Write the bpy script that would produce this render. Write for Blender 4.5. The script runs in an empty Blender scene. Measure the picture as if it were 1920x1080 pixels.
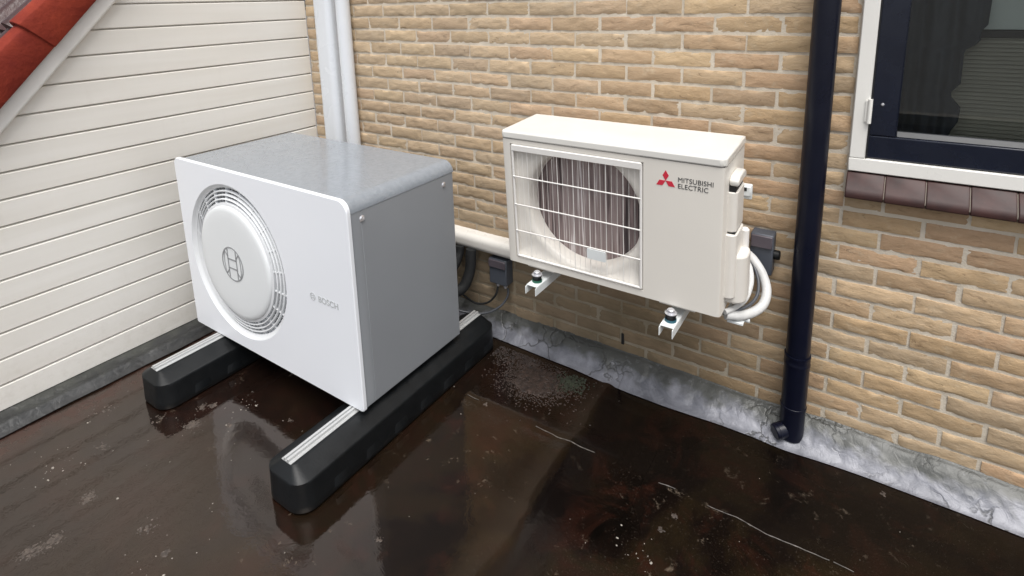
import bpy, math, random
import numpy as np
from mathutils import Vector, Matrix, noise as mn
random.seed(7); rng = np.random.default_rng(7)
S = bpy.context.scene
COL = S.collection
R = math.radians

# ------------------------------------------------------------------ camera
def cam_axes(yaw, pit, rol):
    f = Vector((math.sin(yaw)*math.cos(pit), math.cos(yaw)*math.cos(pit), math.sin(pit)))
    r = Vector((math.cos(yaw), -math.sin(yaw), 0)); u = r.cross(f)
    return r*math.cos(rol)+u*math.sin(rol), -r*math.sin(rol)+u*math.cos(rol), f
cr, cu, cf = cam_axes(-0.58908, -0.19962, -0.025541)
cd = bpy.data.cameras.new("camera"); cam = bpy.data.objects.new("camera", cd); COL.objects.link(cam)
m = Matrix.Identity(4)
for i in range(3):
    m[i][0] = cr[i]; m[i][1] = cu[i]; m[i][2] = -cf[i]
m[0][3], m[1][3], m[2][3] = 2.78149, -2.06796, 1.59617
cam.matrix_world = m
cd.sensor_width = 36; cd.lens = 1050.6/1920*36; cd.shift_y = -329.9/1920
cd.clip_start = 0.02; cd.clip_end = 800
S.camera = cam

# ------------------------------------------------------------------ light
W = bpy.data.worlds.new("World"); S.world = W; W.use_nodes = True
wn = W.node_tree; wn.nodes.clear()
sky = wn.nodes.new('ShaderNodeTexSky'); sky.sky_type = 'NISHITA'; sky.sun_disc = False
SUN_EL, SUN_AZ = R(66), R(140)          # azimuth measured from +y towards +x
sky.sun_elevation = SUN_EL; sky.sun_rotation = SUN_AZ; sky.dust_density = 3; sky.ozone_density = 1
hs = wn.nodes.new('ShaderNodeHueSaturation'); hs.inputs['Saturation'].default_value = 0.22
bg = wn.nodes.new('ShaderNodeBackground'); bg.inputs[1].default_value = 0.095
wo = wn.nodes.new('ShaderNodeOutputWorld')
wn.links.new(sky.outputs[0], hs.inputs['Color']); wn.links.new(hs.outputs[0], bg.inputs[0]); wn.links.new(bg.outputs[0], wo.inputs[0])
sd = bpy.data.lights.new("sun", 'SUN'); sd.energy = 1.5; sd.angle = R(34); sd.color = (1, .97, .93)
sun = bpy.data.objects.new("sun", sd); COL.objects.link(sun)
sdir = Vector((math.sin(SUN_AZ)*math.cos(SUN_EL), math.cos(SUN_AZ)*math.cos(SUN_EL), math.sin(SUN_EL)))
sun.rotation_euler = sdir.to_track_quat('Z', 'Y').to_euler(); sun.location = (3, -3, 6)
S.view_settings.view_transform = 'Standard'; S.view_settings.look = 'None'
S.view_settings.exposure = 0.99; S.view_settings.gamma = 1.0

# ------------------------------------------------------------------ materials
def srgb(r, g, b):
    f = lambda c: (c/255/12.92) if c/255 <= .04045 else ((c/255+.055)/1.055)**2.4
    return (f(r), f(g), f(b), 1)
class NT:
    def __init__(s, name):
        s.m = bpy.data.materials.new(name); s.m.use_nodes = True; s.t = s.m.node_tree; s.t.nodes.clear()
        s.out = s.n('ShaderNodeOutputMaterial'); s.p = s.n('ShaderNodeBsdfPrincipled'); s.l(s.p.outputs[0], s.out.inputs[0])
        s.co = s.n('ShaderNodeTexCoord').outputs['Object']
    def n(s, t, **k):
        o = s.t.nodes.new(t)
        for a, b in k.items(): setattr(o, a, b)
        return o
    def l(s, a, b): s.t.links.new(a, b)
    def mapped(s, scale):
        mp = s.n('ShaderNodeMapping'); mp.inputs['Scale'].default_value = scale; s.l(s.co, mp.inputs[0]); return mp.outputs[0]
    def noise(s, scale, detail=4, rough=.55, dist=0, vec=None):
        o = s.n('ShaderNodeTexNoise'); o.inputs['Scale'].default_value = scale; o.inputs['Detail'].default_value = detail
        o.inputs['Roughness'].default_value = rough; o.inputs['Distortion'].default_value = dist
        s.l(vec if vec is not None else s.co, o.inputs['Vector']); return o.outputs['Fac']
    def ramp(s, fac, stops):
        o = s.n('ShaderNodeValToRGB'); e = o.color_ramp.elements
        while len(e) < len(stops): e.new(.5)
        for i, (p, c) in enumerate(stops):
            e[i].position = p; e[i].color = c if len(c) == 4 else (*c, 1)
        s.l(fac, o.inputs[0]); return o.outputs[0]
    def maprange(s, fac, a, b, c, d):
        o = s.n('ShaderNodeMapRange'); s.l(fac, o.inputs[0])
        for i, v in enumerate((a, b, c, d)): o.inputs[i+1].default_value = v
        return o.outputs[0]
    def mix(s, fac, a, b, mode='MIX'):
        o = s.n('ShaderNodeMix', data_type='RGBA', blend_type=mode)
        if isinstance(fac, (int, float)): o.inputs[0].default_value = fac
        else: s.l(fac, o.inputs[0])
        for v, i in ((a, 6), (b, 7)):
            if isinstance(v, tuple): o.inputs[i].default_value = v
            else: s.l(v, o.inputs[i])
        return o.outputs[2]
    def math(s, op, a, b=0.0):
        o = s.n('ShaderNodeMath', operation=op)
        for v, i in ((a, 0), (b, 1)):
            if isinstance(v, (int, float)): o.inputs[i].default_value = v
            else: s.l(v, o.inputs[i])
        return o.outputs[0]
    def bump(s, h, strength, dist=.01, normal=None):
        o = s.n('ShaderNodeBump'); o.inputs['Strength'].default_value = strength; o.inputs['Distance'].default_value = dist
        s.l(h, o.inputs['Height'])
        if normal is not None: s.l(normal, o.inputs['Normal'])
        return o.outputs[0]
    def set(s, **k):
        for a, v in k.items():
            i = s.p.inputs[a.replace('_', ' ')]
            if isinstance(v, (int, float, tuple)): i.default_value = v
            else: s.l(v, i)
        return s.m
def plain(name, c, rough=.5, metal=0.0, var=.12, scale=6, bump=.05, bscale=60, spec=.5, coat=0.0):
    t = NT(name); c2 = tuple(x*(1-var) for x in c[:3])+(1,)
    f = t.noise(scale, 5)
    col = t.mix(t.maprange(f, .3, .7, 0, 1), c, c2)
    b = t.bump(t.noise(bscale, 3), bump, .004)
    if bump == 0: return t.set(Base_Color=col, Roughness=rough, Metallic=metal, Specular_IOR_Level=spec)
    rr = t.maprange(t.noise(scale*2.3, 3), .3, .7, max(rough-.08, .02), rough+.08)
    return t.set(Base_Color=col, Roughness=rr, Metallic=metal, Normal=b, Specular_IOR_Level=spec, Coat_Weight=coat, Coat_Roughness=.08)

# --- masonry
def mat_brick():
    t = NT("handmade_brick")
    at = t.n('ShaderNodeAttribute', attribute_name='tint').outputs['Color']
    v = t.mapped((1, 1, 2.6))
    fine = t.noise(38, 6, .68, .6, v)
    col = t.mix(t.maprange(fine, .32, .68, 0, .55), at, (.84, .77, .66, 1), 'MULTIPLY')
    med = t.noise(13, 4, .6, .3, v)
    col = t.mix(t.maprange(med, .56, .74, 0, .35), col, (.33, .235, .135, 1))
    pale = t.noise(24, 5, .6)
    col = t.mix(t.maprange(pale, .56, .72, 0, .5), col, (.56, .46, .33, 1))
    # algae staining plus painted-in shade under the units, low courses; broad weathering
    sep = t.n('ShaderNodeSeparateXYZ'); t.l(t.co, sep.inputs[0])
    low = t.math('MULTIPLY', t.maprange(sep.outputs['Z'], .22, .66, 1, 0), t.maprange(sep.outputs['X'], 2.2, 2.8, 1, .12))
    stain_shade = t.math('MULTIPLY', low, t.maprange(t.noise(3.2, 4), .30, .60, .65, 1))
    col = t.mix(stain_shade, col, (.075, .052, .022, 1))
    gm = t.noise(9, 5, .7, 1.2, t.mapped((1, 1, 3.2)))
    col = t.mix(t.maprange(gm, .60, .70, 0, .6), col, (.20, .13, .075, 1))
    broad = t.maprange(t.noise(1.3, 3), .35, .65, 0, .18)
    sx_ = t.maprange(sep.outputs['X'], 1.2, 2.6, 0, .32)
    col = t.mix(t.math('SUBTRACT', .32, sx_), col, (.50, .42, .32, 1))
    cr_ = t.noise(16, 5, .75, 1.6, t.mapped((1, 1, 2.8)))
    col = t.mix(t.math('MULTIPLY', t.maprange(cr_, .63, .67, 0, .65), t.maprange(cr_, .67, .72, 1, .4)), col, (.13, .085, .05, 1))
    col = t.mix(broad, col, (.28, .2, .12, 1))
    h = t.math('ADD', fine, t.math('MULTIPLY', t.noise(110, 4), .5))
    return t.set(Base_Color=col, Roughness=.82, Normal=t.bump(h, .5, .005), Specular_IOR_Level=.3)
def mat_mortar():
    t = NT("lime_mortar")
    f = t.noise(9, 5); sep = t.n('ShaderNodeSeparateXYZ'); t.l(t.co, sep.inputs[0])
    col = t.ramp(f, [(.3, (.54, .475, .38)), (.7, (.67, .60, .50))])
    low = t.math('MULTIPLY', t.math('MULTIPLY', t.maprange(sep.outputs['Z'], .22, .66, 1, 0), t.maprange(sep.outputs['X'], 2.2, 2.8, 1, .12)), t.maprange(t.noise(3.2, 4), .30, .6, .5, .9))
    col = t.mix(low, col, (.14, .105, .05, 1))  # low staining of the joints, with the shade under the units painted in
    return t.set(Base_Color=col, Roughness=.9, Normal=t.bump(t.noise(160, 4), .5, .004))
def mat_siding():
    t = NT("cream_painted_board")
    v = t.mapped((1, .35, 6))
    col = t.ramp(t.noise(2.5, 4, .5, 0, v), [(.3, (.76, .735, .68)), (.7, (.83, .81, .765))])
    col = t.mix(t.maprange(t.noise(1.1, 5), .5, .75, 0, .22), col, (.58, .53, .45, 1))
    sep = t.n('ShaderNodeSeparateXYZ'); t.l(t.co, sep.inputs[0])
    sp = t.math('MULTIPLY', t.maprange(sep.outputs['Z'], .05, .34, 1, 0), t.maprange(t.noise(26, 5, .7), .48, .66, 0, .16))
    col = t.mix(sp, col, (.34, .29, .22, 1))
    dr = t.math('MULTIPLY', t.maprange(t.noise(5, 4, .6, 0, t.mapped((1, 3.5, .35))), .60, .76, 0, .08), 1.0)
    col = t.mix(dr, col, (.46, .43, .37, 1))
    return t.set(Base_Color=col, Roughness=.42, Normal=t.bump(t.noise(30, 3, .5, 0, t.mapped((1, .2, 5))), .06, .004))
def mat_roof():
    t = NT("wet_bitumen")
    sep = t.n('ShaderNodeSeparateXYZ'); t.l(t.co, sep.inputs[0])
    big = t.noise(1.7, 6, .62, .5)
    col = t.ramp(big, [(.36, (.0010, .0008, .0007)), (.47, (.0035, .002, .0015)), (.55, (.010, .0065, .003)), (.66, (.013, .0048, .003))])
    rust = t.noise(5.5, 6, .7, .8)
    col = t.mix(t.maprange(rust, .50, .68, 0, .75), col, (.024, .0075, .0045, 1))
    # rust-red silt line beside the cladding
    wob = t.math('MULTIPLY', t.math('SUBTRACT', t.noise(5, 4), .5), .16)
    xx = t.math('ADD', sep.outputs['X'], wob)
    band = t.math('MULTIPLY', t.math('MULTIPLY', t.maprange(xx, .09, .12, 0, 1), t.maprange(xx, .17, .27, 1, 0)), t.maprange(t.noise(11, 5, .7), .40, .55, .35, 1))
    col = t.mix(t.math('MULTIPLY', band, .9), col, (.050, .012, .006, 1))
    # pale lime blotches
    pl = t.noise(17, 6, .72, .4); zone = t.maprange(t.noise(2.3, 2), .48, .62, 0, 1)
    bl = t.math('MULTIPLY', t.maprange(pl, .60, .70, 0, .6), zone)
    col = t.mix(bl, col, (.24, .19, .14, 1))
    pud = t.noise(1.15, 3, .5, .3)
    rgh = t.maprange(pud, .46, .64, .02, .22)
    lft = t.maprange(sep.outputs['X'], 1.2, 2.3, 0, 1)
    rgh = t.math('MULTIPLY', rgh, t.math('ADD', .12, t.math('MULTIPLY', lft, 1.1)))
    rgh = t.math('ADD', t.math('ADD', rgh, .02), t.math('ADD', t.math('MULTIPLY', bl, .4), t.math('MULTIPLY', band, .35)))
    wav = t.math('ADD', t.noise(6, 2, .4, .2), t.math('MULTIPLY', t.noise(17, 4, .6, .8), .45)); gr = t.noise(95, 3)
    gg = t.math('MULTIPLY', t.maprange(t.noise(150, 3, .8), .60, .72, 0, .5), t.maprange(pud, .46, .62, 0, 1))
    col = t.mix(gg, col, (.075, .06, .048, 1))
    n1 = t.bump(wav, .24, .006); n2 = t.bump(gr, .05, .003, n1)
    yw = t.math('ADD', sep.outputs['Y'], t.math('MULTIPLY', t.math('SUBTRACT', t.noise(4, 3), .5), .05))
    col = t.mix(t.maprange(yw, -.50, -.485, 0, .55), col, (.004, .003, .0025, 1))
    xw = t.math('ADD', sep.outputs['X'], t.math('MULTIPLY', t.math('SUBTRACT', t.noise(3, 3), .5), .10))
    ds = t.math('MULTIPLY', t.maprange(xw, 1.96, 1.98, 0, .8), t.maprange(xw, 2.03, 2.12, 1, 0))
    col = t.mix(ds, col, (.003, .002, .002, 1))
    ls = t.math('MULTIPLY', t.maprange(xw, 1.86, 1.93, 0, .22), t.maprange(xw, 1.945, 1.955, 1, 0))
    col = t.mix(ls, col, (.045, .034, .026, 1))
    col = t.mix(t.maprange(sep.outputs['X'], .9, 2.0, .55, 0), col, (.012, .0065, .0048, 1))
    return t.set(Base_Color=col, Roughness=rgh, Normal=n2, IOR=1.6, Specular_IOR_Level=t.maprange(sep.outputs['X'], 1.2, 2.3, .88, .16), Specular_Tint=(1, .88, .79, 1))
def mat_flashing(name, light, dark, crack=1.0, splash=.6):
    t = NT(name)
    sep = t.n('ShaderNodeSeparateXYZ'); t.l(t.co, sep.inputs[0])
    f = t.noise(5, 7, .68, .9, t.mapped((1, 1, 1.8)))
    col = t.mix(t.maprange(f, .38, .64, 0, 1), light, dark)
    vo = t.n('ShaderNodeTexVoronoi', feature='DISTANCE_TO_EDGE'); vo.inputs['Scale'].default_value = 5.5
    w = t.n('ShaderNodeTexNoise'); w.inputs['Scale'].default_value = 9; w.inputs['Detail'].default_value = 4; t.l(t.co, w.inputs['Vector'])
    vm = t.n('ShaderNodeVectorMath', operation='MULTIPLY_ADD'); t.l(w.outputs['Color'], vm.inputs[0]); vm.inputs[1].default_value = (.22, .22, .22)
    t.l(t.co, vm.inputs[2]); t.l(vm.outputs[0], vo.inputs['Vector'])
    ck = t.maprange(vo.outputs[0], .0, .03, 1, 0)
    gate = t.maprange(t.noise(2.2, 3), .42, .52, 0, crack)
    ck = t.math('MULTIPLY', ck, gate)
    top = t.maprange(t.math('ADD', sep.outputs['Z'], t.math('MULTIPLY', t.math('SUBTRACT', t.noise(14, 4), .5), .09)), .030, .058, 0, .9)
    col = t.mix(top, col, (.050, .052, .045, 1))
    spl = t.maprange(t.noise(30, 5, .7), .60, .72, 0, splash)
    col = t.mix(spl, col, (.30, .31, .34, 1))
    col = t.mix(ck, col, (.03, .03, .028, 1))
    h = t.math('SUBTRACT', t.noise(22, 5, .6, 1), t.math('MULTIPLY', ck, .8))
    return t.set(Base_Color=col, Roughness=.42, Normal=t.bump(h, .38, .008), Metallic=.1)
def mat_wetlid():
    t = NT("grey_powder_coat_wet_lid")
    col = t.ramp(t.noise(45, 6, .7), [(.35, (.225, .25, .28)), (.65, (.265, .29, .32))])
    vo = t.n('ShaderNodeTexVoronoi'); vo.inputs['Scale'].default_value = 95; t.l(t.co, vo.inputs['Vector'])
    drop = t.math('MULTIPLY', t.maprange(vo.outputs['Distance'], .15, .5, 1, 0), t.maprange(t.noise(20, 3), .42, .55, 0, 1))
    nn = t.bump(drop, .22, .003); nn = t.bump(t.noise(7, 3, .5, .4), .05, .01, nn)
    rg = t.maprange(t.noise(14, 4), .4, .6, .07, .18)
    return t.set(Base_Color=col, Roughness=rg, Normal=nn, IOR=1.6)
def mat_redtile(name, c1, c2, rough):
    t = NT(name)
    col = t.ramp(t.noise(7, 6, .65), [(.3, c1), (.7, c2)])
    col = t.mix(t.maprange(t.noise(3, 5, .7, .6), .56, .70, 0, .6), col, (.05, .012, .010, 1))
    return t.set(Base_Color=col, Roughness=rough, Normal=t.bump(t.noise(50, 4), .5, .006), Specular_IOR_Level=.5 if rough < .5 else .2)
def mat_glass(name="window_glass"):
    t = NT(name)
    tr = t.n('ShaderNodeBsdfTransparent'); tr.inputs[0].default_value = (.88, .90, .89, 1)
    gl = t.n('ShaderNodeBsdfGlossy'); gl.inputs['Roughness'].default_value = .01
    fr = t.n('ShaderNodeFresnel'); fr.inputs['IOR'].default_value = 1.5
    mx = t.n('ShaderNodeMixShader'); t.l(fr.outputs[0], mx.inputs[0]); t.l(tr.outputs[0], mx.inputs[1]); t.l(gl.outputs[0], mx.inputs[2])
    t.t.nodes.remove(t.p); t.l(mx.outputs[0], t.out.inputs[0]); return t.m
def mat_coil():
    t = NT("heat_exchanger_fins")
    v = t.mapped((1, 1, .03))
    f = t.noise(30, 4, .75, 0, v)
    col = t.ramp(f, [(.36, (.05, .038, .040)), (.44, (.28, .215, .21)), (.56, (.41, .335, .325)), (.61, (.85, .80, .80))])
    wv = t.n('ShaderNodeTexWave', wave_type='BANDS', bands_direction='X'); wv.inputs['Scale'].default_value = 90; t.l(t.co, wv.inputs['Vector'])
    return t.set(Base_Color=col, Roughness=.5, Metallic=.2, Normal=t.bump(wv.outputs['Fac'], .4, .004))

MB = mat_brick(); MM = mat_mortar(); MS = mat_siding(); MR = mat_roof()
MF = mat_flashing("silver_flashing", (.215, .22, .25, 1), (.105, .11, .13, 1), .8, .35)
MF2 = mat_flashing("wet_lead_flashing", (.032, .033, .034, 1), (.012, .012, .012, 1), .1, .08)
M_lid = mat_wetlid()
M_case = plain("grey_cabinet_paint", (.26, .275, .295, 1), .34, .0, .05, 3, 0, 200)
M_white = plain("white_cabinet_paint", (.80, .825, .87, 1), .32, 0, .012, 3, 0, 200)
M_fan = plain("white_fan_cover_plastic", (.72, .745, .76, 1), .42, 0, .03, 4, 0, 200)
M_grille = plain("pale_grille_plastic", (.70, .72, .74, 1), .36, 0, .04, 5, .02, 200)
M_dark = plain("dark_cavity", (.012, .012, .013, 1), .6)
M_emb = plain("grey_emblem_print", (.27, .28, .29, 1), .4, 0, .05)
M_let = plain("pale_grey_lettering", (.50, .52, .53, 1), .4, 0, .05)
M_rub = plain("black_rubber", (.0045, .0058, .007, 1), .45, 0, .35, 8, .10, 120, .35)
M_alu = plain("aluminium_rail", (.55, .56, .56, 1), .35, .35, .10, 8, 0, 80)
M_crm = plain("cream_unit_paint", (.74, .705, .645, 1), .36, 0, .04, 4, 0, 160)
M_crm2 = plain("cream_plastic_cover", (.74, .705, .65, 1), .42, 0, .06, 5, .03, 120)
M_lidc = plain("wet_cream_lid", (.76, .745, .70, 1), .16, 0, .08, 5, .08, 30)
M_wire = plain("cream_guard_wire", (.78, .76, .73, 1), .35, 0, .05)
M_coil = mat_coil()
M_red = plain("red_emblem", (.62, .03, .06, 1), .4, 0, .05)
M_blk = plain("dark_grey_lettering", (.06, .06, .062, 1), .45, 0, .1)
M_wbr = plain("white_bracket_paint", (.74, .77, .77, 1), .35, .0, .08, 10, .03)
M_grn = plain("green_rubber_mount", (.012, .10, .06, 1), .5)
M_teal = plain("teal_rubber_mount", (.02, .10, .14, 1), .5)
M_bolt = plain("zinc_bolt", (.70, .70, .73, 1), .25, .7)
M_sw = plain("grey_switch_housing", (.075, .085, .105, 1), .45, 0, .15)
M_sw2 = plain("mauve_grey_switch_lid", (.10, .085, .10, 1), .4, 0, .2)
M_pvc = plain("white_pvc_duct", (.72, .75, .79, 1), .30, 0, .04, 3, .012, 12)
M_pvc2 = plain("cream_pvc_duct", (.72, .70, .66, 1), .32, 0, .08, 4, .03, 40)
M_navy = plain("navy_downpipe_paint", (.0028, .004, .013, 1), .34, 0, .2, 5, .06, 30, .35)
M_flex = plain("pale_pipe_insulation", (.60, .60, .59, 1), .5, 0, .15, 20, .5, 45)
M_foam = plain("black_pipe_insulation", (.010, .011, .012, 1), .7, 0, .3, 20, .3, 90)
M_cab = plain("grey_cable_sheath", (.06, .065, .075, 1), .4)
M_cream = plain("cream_window_paint", (.84, .825, .78, 1), .35, 0, .06, 6, .04, 60)
M_sash = plain("navy_sash_paint", (.005, .008, .020, 1), .28, 0, .2, 6, .04, 60)
M_bead = plain("wet_glazing_bead", (.04, .043, .048, 1), .5, 0, .4, 25, 0, 40)
M_sill = NT("glazed_brown_sill_tile")
M_sill = M_sill.set(Base_Color=M_sill.ramp(M_sill.noise(22, 6), [(.3, (.020, .0035, .0025)), (.7, (.045, .011, .008))]), Roughness=.6, Normal=M_sill.bump(M_sill.noise(40, 4), .12, .004), IOR=1.6)
M_cur = plain("dark_curtain_cloth", (.036, .046, .062, 1), .8, 0, .3, 8, .2, 90)
M_bli = plain("olive_grey_blind_slat", (.42, .40, .34, 1), .5, 0, .1)
M_rol = plain("pale_grey_fabric", (.60, .65, .63, 1), .7, 0, .1)
M_room = plain("room_plaster", (.10, .10, .10, 1), .8)
M_gla = mat_glass()
M_rt = mat_redtile("red_clay_tile", (.13, .014, .010, 1), (.25, .036, .018, 1), .8)
M_rt2 = mat_redtile("wet_weathered_tile", (.03, .012, .011, 1), (.06, .022, .02, 1), .4)
M_trim = plain("white_verge_board", (.86, .85, .82, 1), .35, 0, .06, 4, .03, 40)
M_dirt = plain("damp_grit", (.042, .026, .020, 1), .5, 0, .8, 45, .5, 90)
M_moss = plain("dull_moss", (.022, .028, .014, 1), .8, 0, .5, 40, .6, 90)
M_speck = plain("pale_grit", (.32, .29, .25, 1), .5, 0, .5, 60)
M_silt = plain("dried_silt", (.10, .078, .064, 1), .5, 0, .7, 70)
M_seam = plain("pale_sealant", (.13, .115, .10, 1), .45, 0, .8, 60)
M_gnd = plain("paved_yard", (.16, .15, .14, 1), .8, 0, .3, 1)
M_wall2 = plain("rendered_wall", (.30, .27, .23, 1), .8, 0, .2, 1)

# ------------------------------------------------------------------ mesh builder
class MBld:
    def __init__(s): s.v = []; s.f = []
    def add(s, vs, fs):
        b = len(s.v); s.v.extend([tuple(map(float, v)) for v in vs]); s.f.extend([tuple(i+b for i in f) for f in fs]); return s
    def box(s, x0, x1, y0, y1, z0, z1):
        return s.add([(x0,y0,z0),(x1,y0,z0),(x1,y1,z0),(x0,y1,z0),(x0,y0,z1),(x1,y0,z1),(x1,y1,z1),(x0,y1,z1)],
                     [(0,3,2,1),(4,5,6,7),(0,1,5,4),(1,2,6,5),(2,3,7,6),(3,0,4,7)])
    def prism(s, poly, axis, a, b):
        # poly: 2D loop; axis 'x': (y,z), 'y': (x,z), 'z': (x,y)
        mk = {'x': lambda p, t: (t, p[0], p[1]), 'y': lambda p, t: (p[0], t, p[1]), 'z': lambda p, t: (p[0], p[1], t)}[axis]
        n = len(poly); vs = [mk(p, a) for p in poly]+[mk(p, b) for p in poly]
        fs = [tuple(range(n)), tuple(range(2*n-1, n-1, -1))]+[(i, i+n, (i+1) % n+n, (i+1) % n) for i in range(n)]
        return s.add(vs, fs)
    def revolve(s, prof, c, axis='y', seg=96, closed=False, sx=1, sz=1):
        # prof: (r, t) with t along axis
        vs = []; n = len(prof)
        for k in range(seg):
            a = 2*math.pi*k/seg; ca, sa = math.cos(a), math.sin(a)
            for r, t in prof:
                if axis == 'y': vs.append((c[0]+r*ca*sx, c[1]+t, c[2]+r*sa*sz))
                elif axis == 'z': vs.append((c[0]+r*ca*sx, c[1]+r*sa*sz, c[2]+t))
                else: vs.append((c[0]+t, c[1]+r*ca, c[2]+r*sa))
        fs = []
        for k in range(seg):
            k2 = (k+1) % seg
            for i in range(n if closed else n-1):
                j = (i+1) % n; fs.append((k*n+i, k*n+j, k2*n+j, k2*n+i))
        return s.add(vs, fs)
    def tube(s, pts, r, seg=16, caps=True):
        P = [Vector(p) for p in pts]; rs = r if isinstance(r, (list, tuple)) else [r]*len(P)
        vs = []; t0 = (P[1]-P[0]).normalized(); up = Vector((0, 0, 1)) if abs(t0.z) < .9 else Vector((1, 0, 0))
        nrm = t0.cross(up).normalized()
        for i, p in enumerate(P):
            t = (P[min(i+1, len(P)-1)]-P[max(i-1, 0)]).normalized()
            nrm = (nrm-t*nrm.dot(t)).normalized(); b = t.cross(nrm)
            for k in range(seg):
                a = 2*math.pi*k/seg; vs.append(p+nrm*rs[i]*math.cos(a)+b*rs[i]*math.sin(a))
        fs = [(i*seg+k, i*seg+(k+1) % seg, (i+1)*seg+(k+1) % seg, (i+1)*seg+k) for i in range(len(P)-1) for k in range(seg)]
        if caps: fs += [tuple(range(seg-1, -1, -1)), tuple((len(P)-1)*seg+k for k in range(seg))]
        return s.add(vs, fs)
    def grid(s, nu, nv, fn):
        vs = [fn(i/(nu-1), j/(nv-1)) for i in range(nu) for j in range(nv)]
        return s.add(vs, [(i*nv+j, (i+1)*nv+j, (i+1)*nv+j+1, i*nv+j+1) for i in range(nu-1) for j in range(nv-1)])
    def build(s, name, mat, parent=None, smooth=35, bevel=0, seg=2, label=None, cat=None, group=None, kind=None, fix=True):
        me = bpy.data.meshes.new(name); me.from_pydata(s.v, [], s.f); me.materials.append(mat)
        if fix:
            import bmesh
            bm = bmesh.new(); bm.from_mesh(me); bmesh.ops.recalc_face_normals(bm, faces=bm.faces); bm.to_mesh(me); bm.free()
        o = bpy.data.objects.new(name, me); COL.objects.link(o)
        if parent is not None:
            o.parent = parent
            o.matrix_parent_inverse = Matrix.Translation(-Vector(WPOS[parent.name]))
            WPOS[o.name] = (0, 0, 0)
        else: WPOS[o.name] = (0, 0, 0)
        if smooth:
            me.polygons.foreach_set('use_smooth', [True]*len(me.polygons)); me.set_sharp_from_angle(angle=R(smooth))
        if bevel:
            b = o.modifiers.new('bevel', 'BEVEL'); b.width = bevel; b.segments = seg; b.limit_method = 'ANGLE'; b.angle_limit = R(40)
            b.harden_normals = False
        tag(o, label, cat, group, kind); return o
WPOS = {}
def tag(o, label=None, cat=None, group=None, kind=None):
    for k, v in (('label', label), ('category', cat), ('group', group), ('kind', kind)):
        if v: o[k] = v
def thing(name, loc, label, cat, group=None):
    o = bpy.data.objects.new(name, None); COL.objects.link(o); o.location = loc; o.empty_display_size = .1
    WPOS[o.name] = tuple(loc); tag(o, label, cat, group); return o
def rrect(x0, x1, z0, z1, rads, n=8):
    # corner radii: bl, br, tr, tl ; counter-clockwise
    out = []
    for (cx, cz, r, a0) in ((x0, z0, rads[0], 180), (x1, z0, rads[1], 270), (x1, z1, rads[2], 0), (x0, z1, rads[3], 90)):
        sx = 1 if cx == x0 else -1; sz = 1 if cz == z0 else -1
        if r <= 0: out.append((cx, cz)); continue
        for k in range(n+1):
            a = R(a0+90*k/n); out.append((cx+sx*r+r*math.cos(a), cz+sz*r+r*math.sin(a)))
    return out
def bez(pts, n=10):
    # Catmull-Rom through points
    P = [Vector(p) for p in pts]; P = [P[0]*2-P[1]]+P+[P[-1]*2-P[-2]]; out = []
    for i in range(1, len(P)-2):
        for k in range(n):
            t = k/n; a, b, c, d = P[i-1], P[i], P[i+1], P[i+2]
            out.append(.5*((2*b)+(c-a)*t+(2*a-5*b+4*c-d)*t*t+(3*b-a-3*c+d)*t**3))
    out.append(P[-2]); return out
def text_mesh(txt, size, depth, spacing=1.0, bold=0.0, xs=1.0):
    cu_ = bpy.data.curves.new('t', 'FONT'); cu_.body = txt; cu_.size = size; cu_.extrude = depth; cu_.space_character = spacing; cu_.offset = bold
    cu_.align_x = 'LEFT'; o = bpy.data.objects.new('t', cu_); COL.objects.link(o)
    dg = bpy.context.evaluated_depsgraph_get(); dg.update()
    me = bpy.data.meshes.new_from_object(o.evaluated_get(dg)); bpy.data.objects.remove(o)
    b = MBld(); b.add([(v.co.x*xs, -v.co.z, v.co.y) for v in me.vertices], [tuple(p.vertices) for p in me.polygons]); return b
def place(b, x, y, z):
    b.v = [(a+x, c+y, d+z) for a, c, d in b.v]; return b

# ================================================================== SETTING
def fbm(x, y, z=0, s=1, o=3):
    return mn.fractal(Vector((x*s, y*s, z*s)), 1.0, 2.0, o)
# --- flat roof: near part a fine sheet with dips, laps and swollen joints
X0, X1, Y0, Y1 = -.1, 7.0, -6.0, .05
def roof_h(x, y):
    h = .0015*fbm(x, y, 0, 1.3, 2)
    d = abs(x-(1.96+.03*math.sin(y*5)))
    if y < -.02: h += .004*math.exp(-(d/.05)**2)                  # swollen lap running away from the wall
    h += .0028/(1+math.exp((y+.49+.006*math.sin(x*9))/.004))*-1+.0014
    h += .0005*fbm(x+7, y, 0, 5, 2)
    return h-.004
xs = np.concatenate([np.arange(X0, 4.2, .02), np.linspace(4.2, X1, 24)]); ys = np.concatenate([np.linspace(Y0, -2.6, 24), np.arange(-2.58, Y1, .02)])
b = MBld(); nv = len(ys)
b.v = [(float(x), float(y), roof_h(x, y)) for x in xs for y in ys]
b.f = [(i*nv+j, (i+1)*nv+j, (i+1)*nv+j+1, i*nv+j+1) for i in range(len(xs)-1) for j in range(nv-1)]
b.build('flat_roof', MR, kind='structure', smooth=180, fix=False)
b = MBld(); b.box(-.1, X1+.08, Y0-.2, Y0, -3.2, .12); b.box(X1, X1+.2, Y0, .05, -3.2, .12)
b.build('roof_edge', M_wall2, kind='structure', smooth=0)
b = MBld(); b.add([(-400, -400, -3.2), (400, -400, -3.2), (400, 400, -3.2), (-400, 400, -3.2)], [(0, 1, 2, 3)])
b.build('ground', M_gnd, kind='structure', smooth=0, fix=False)

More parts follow.
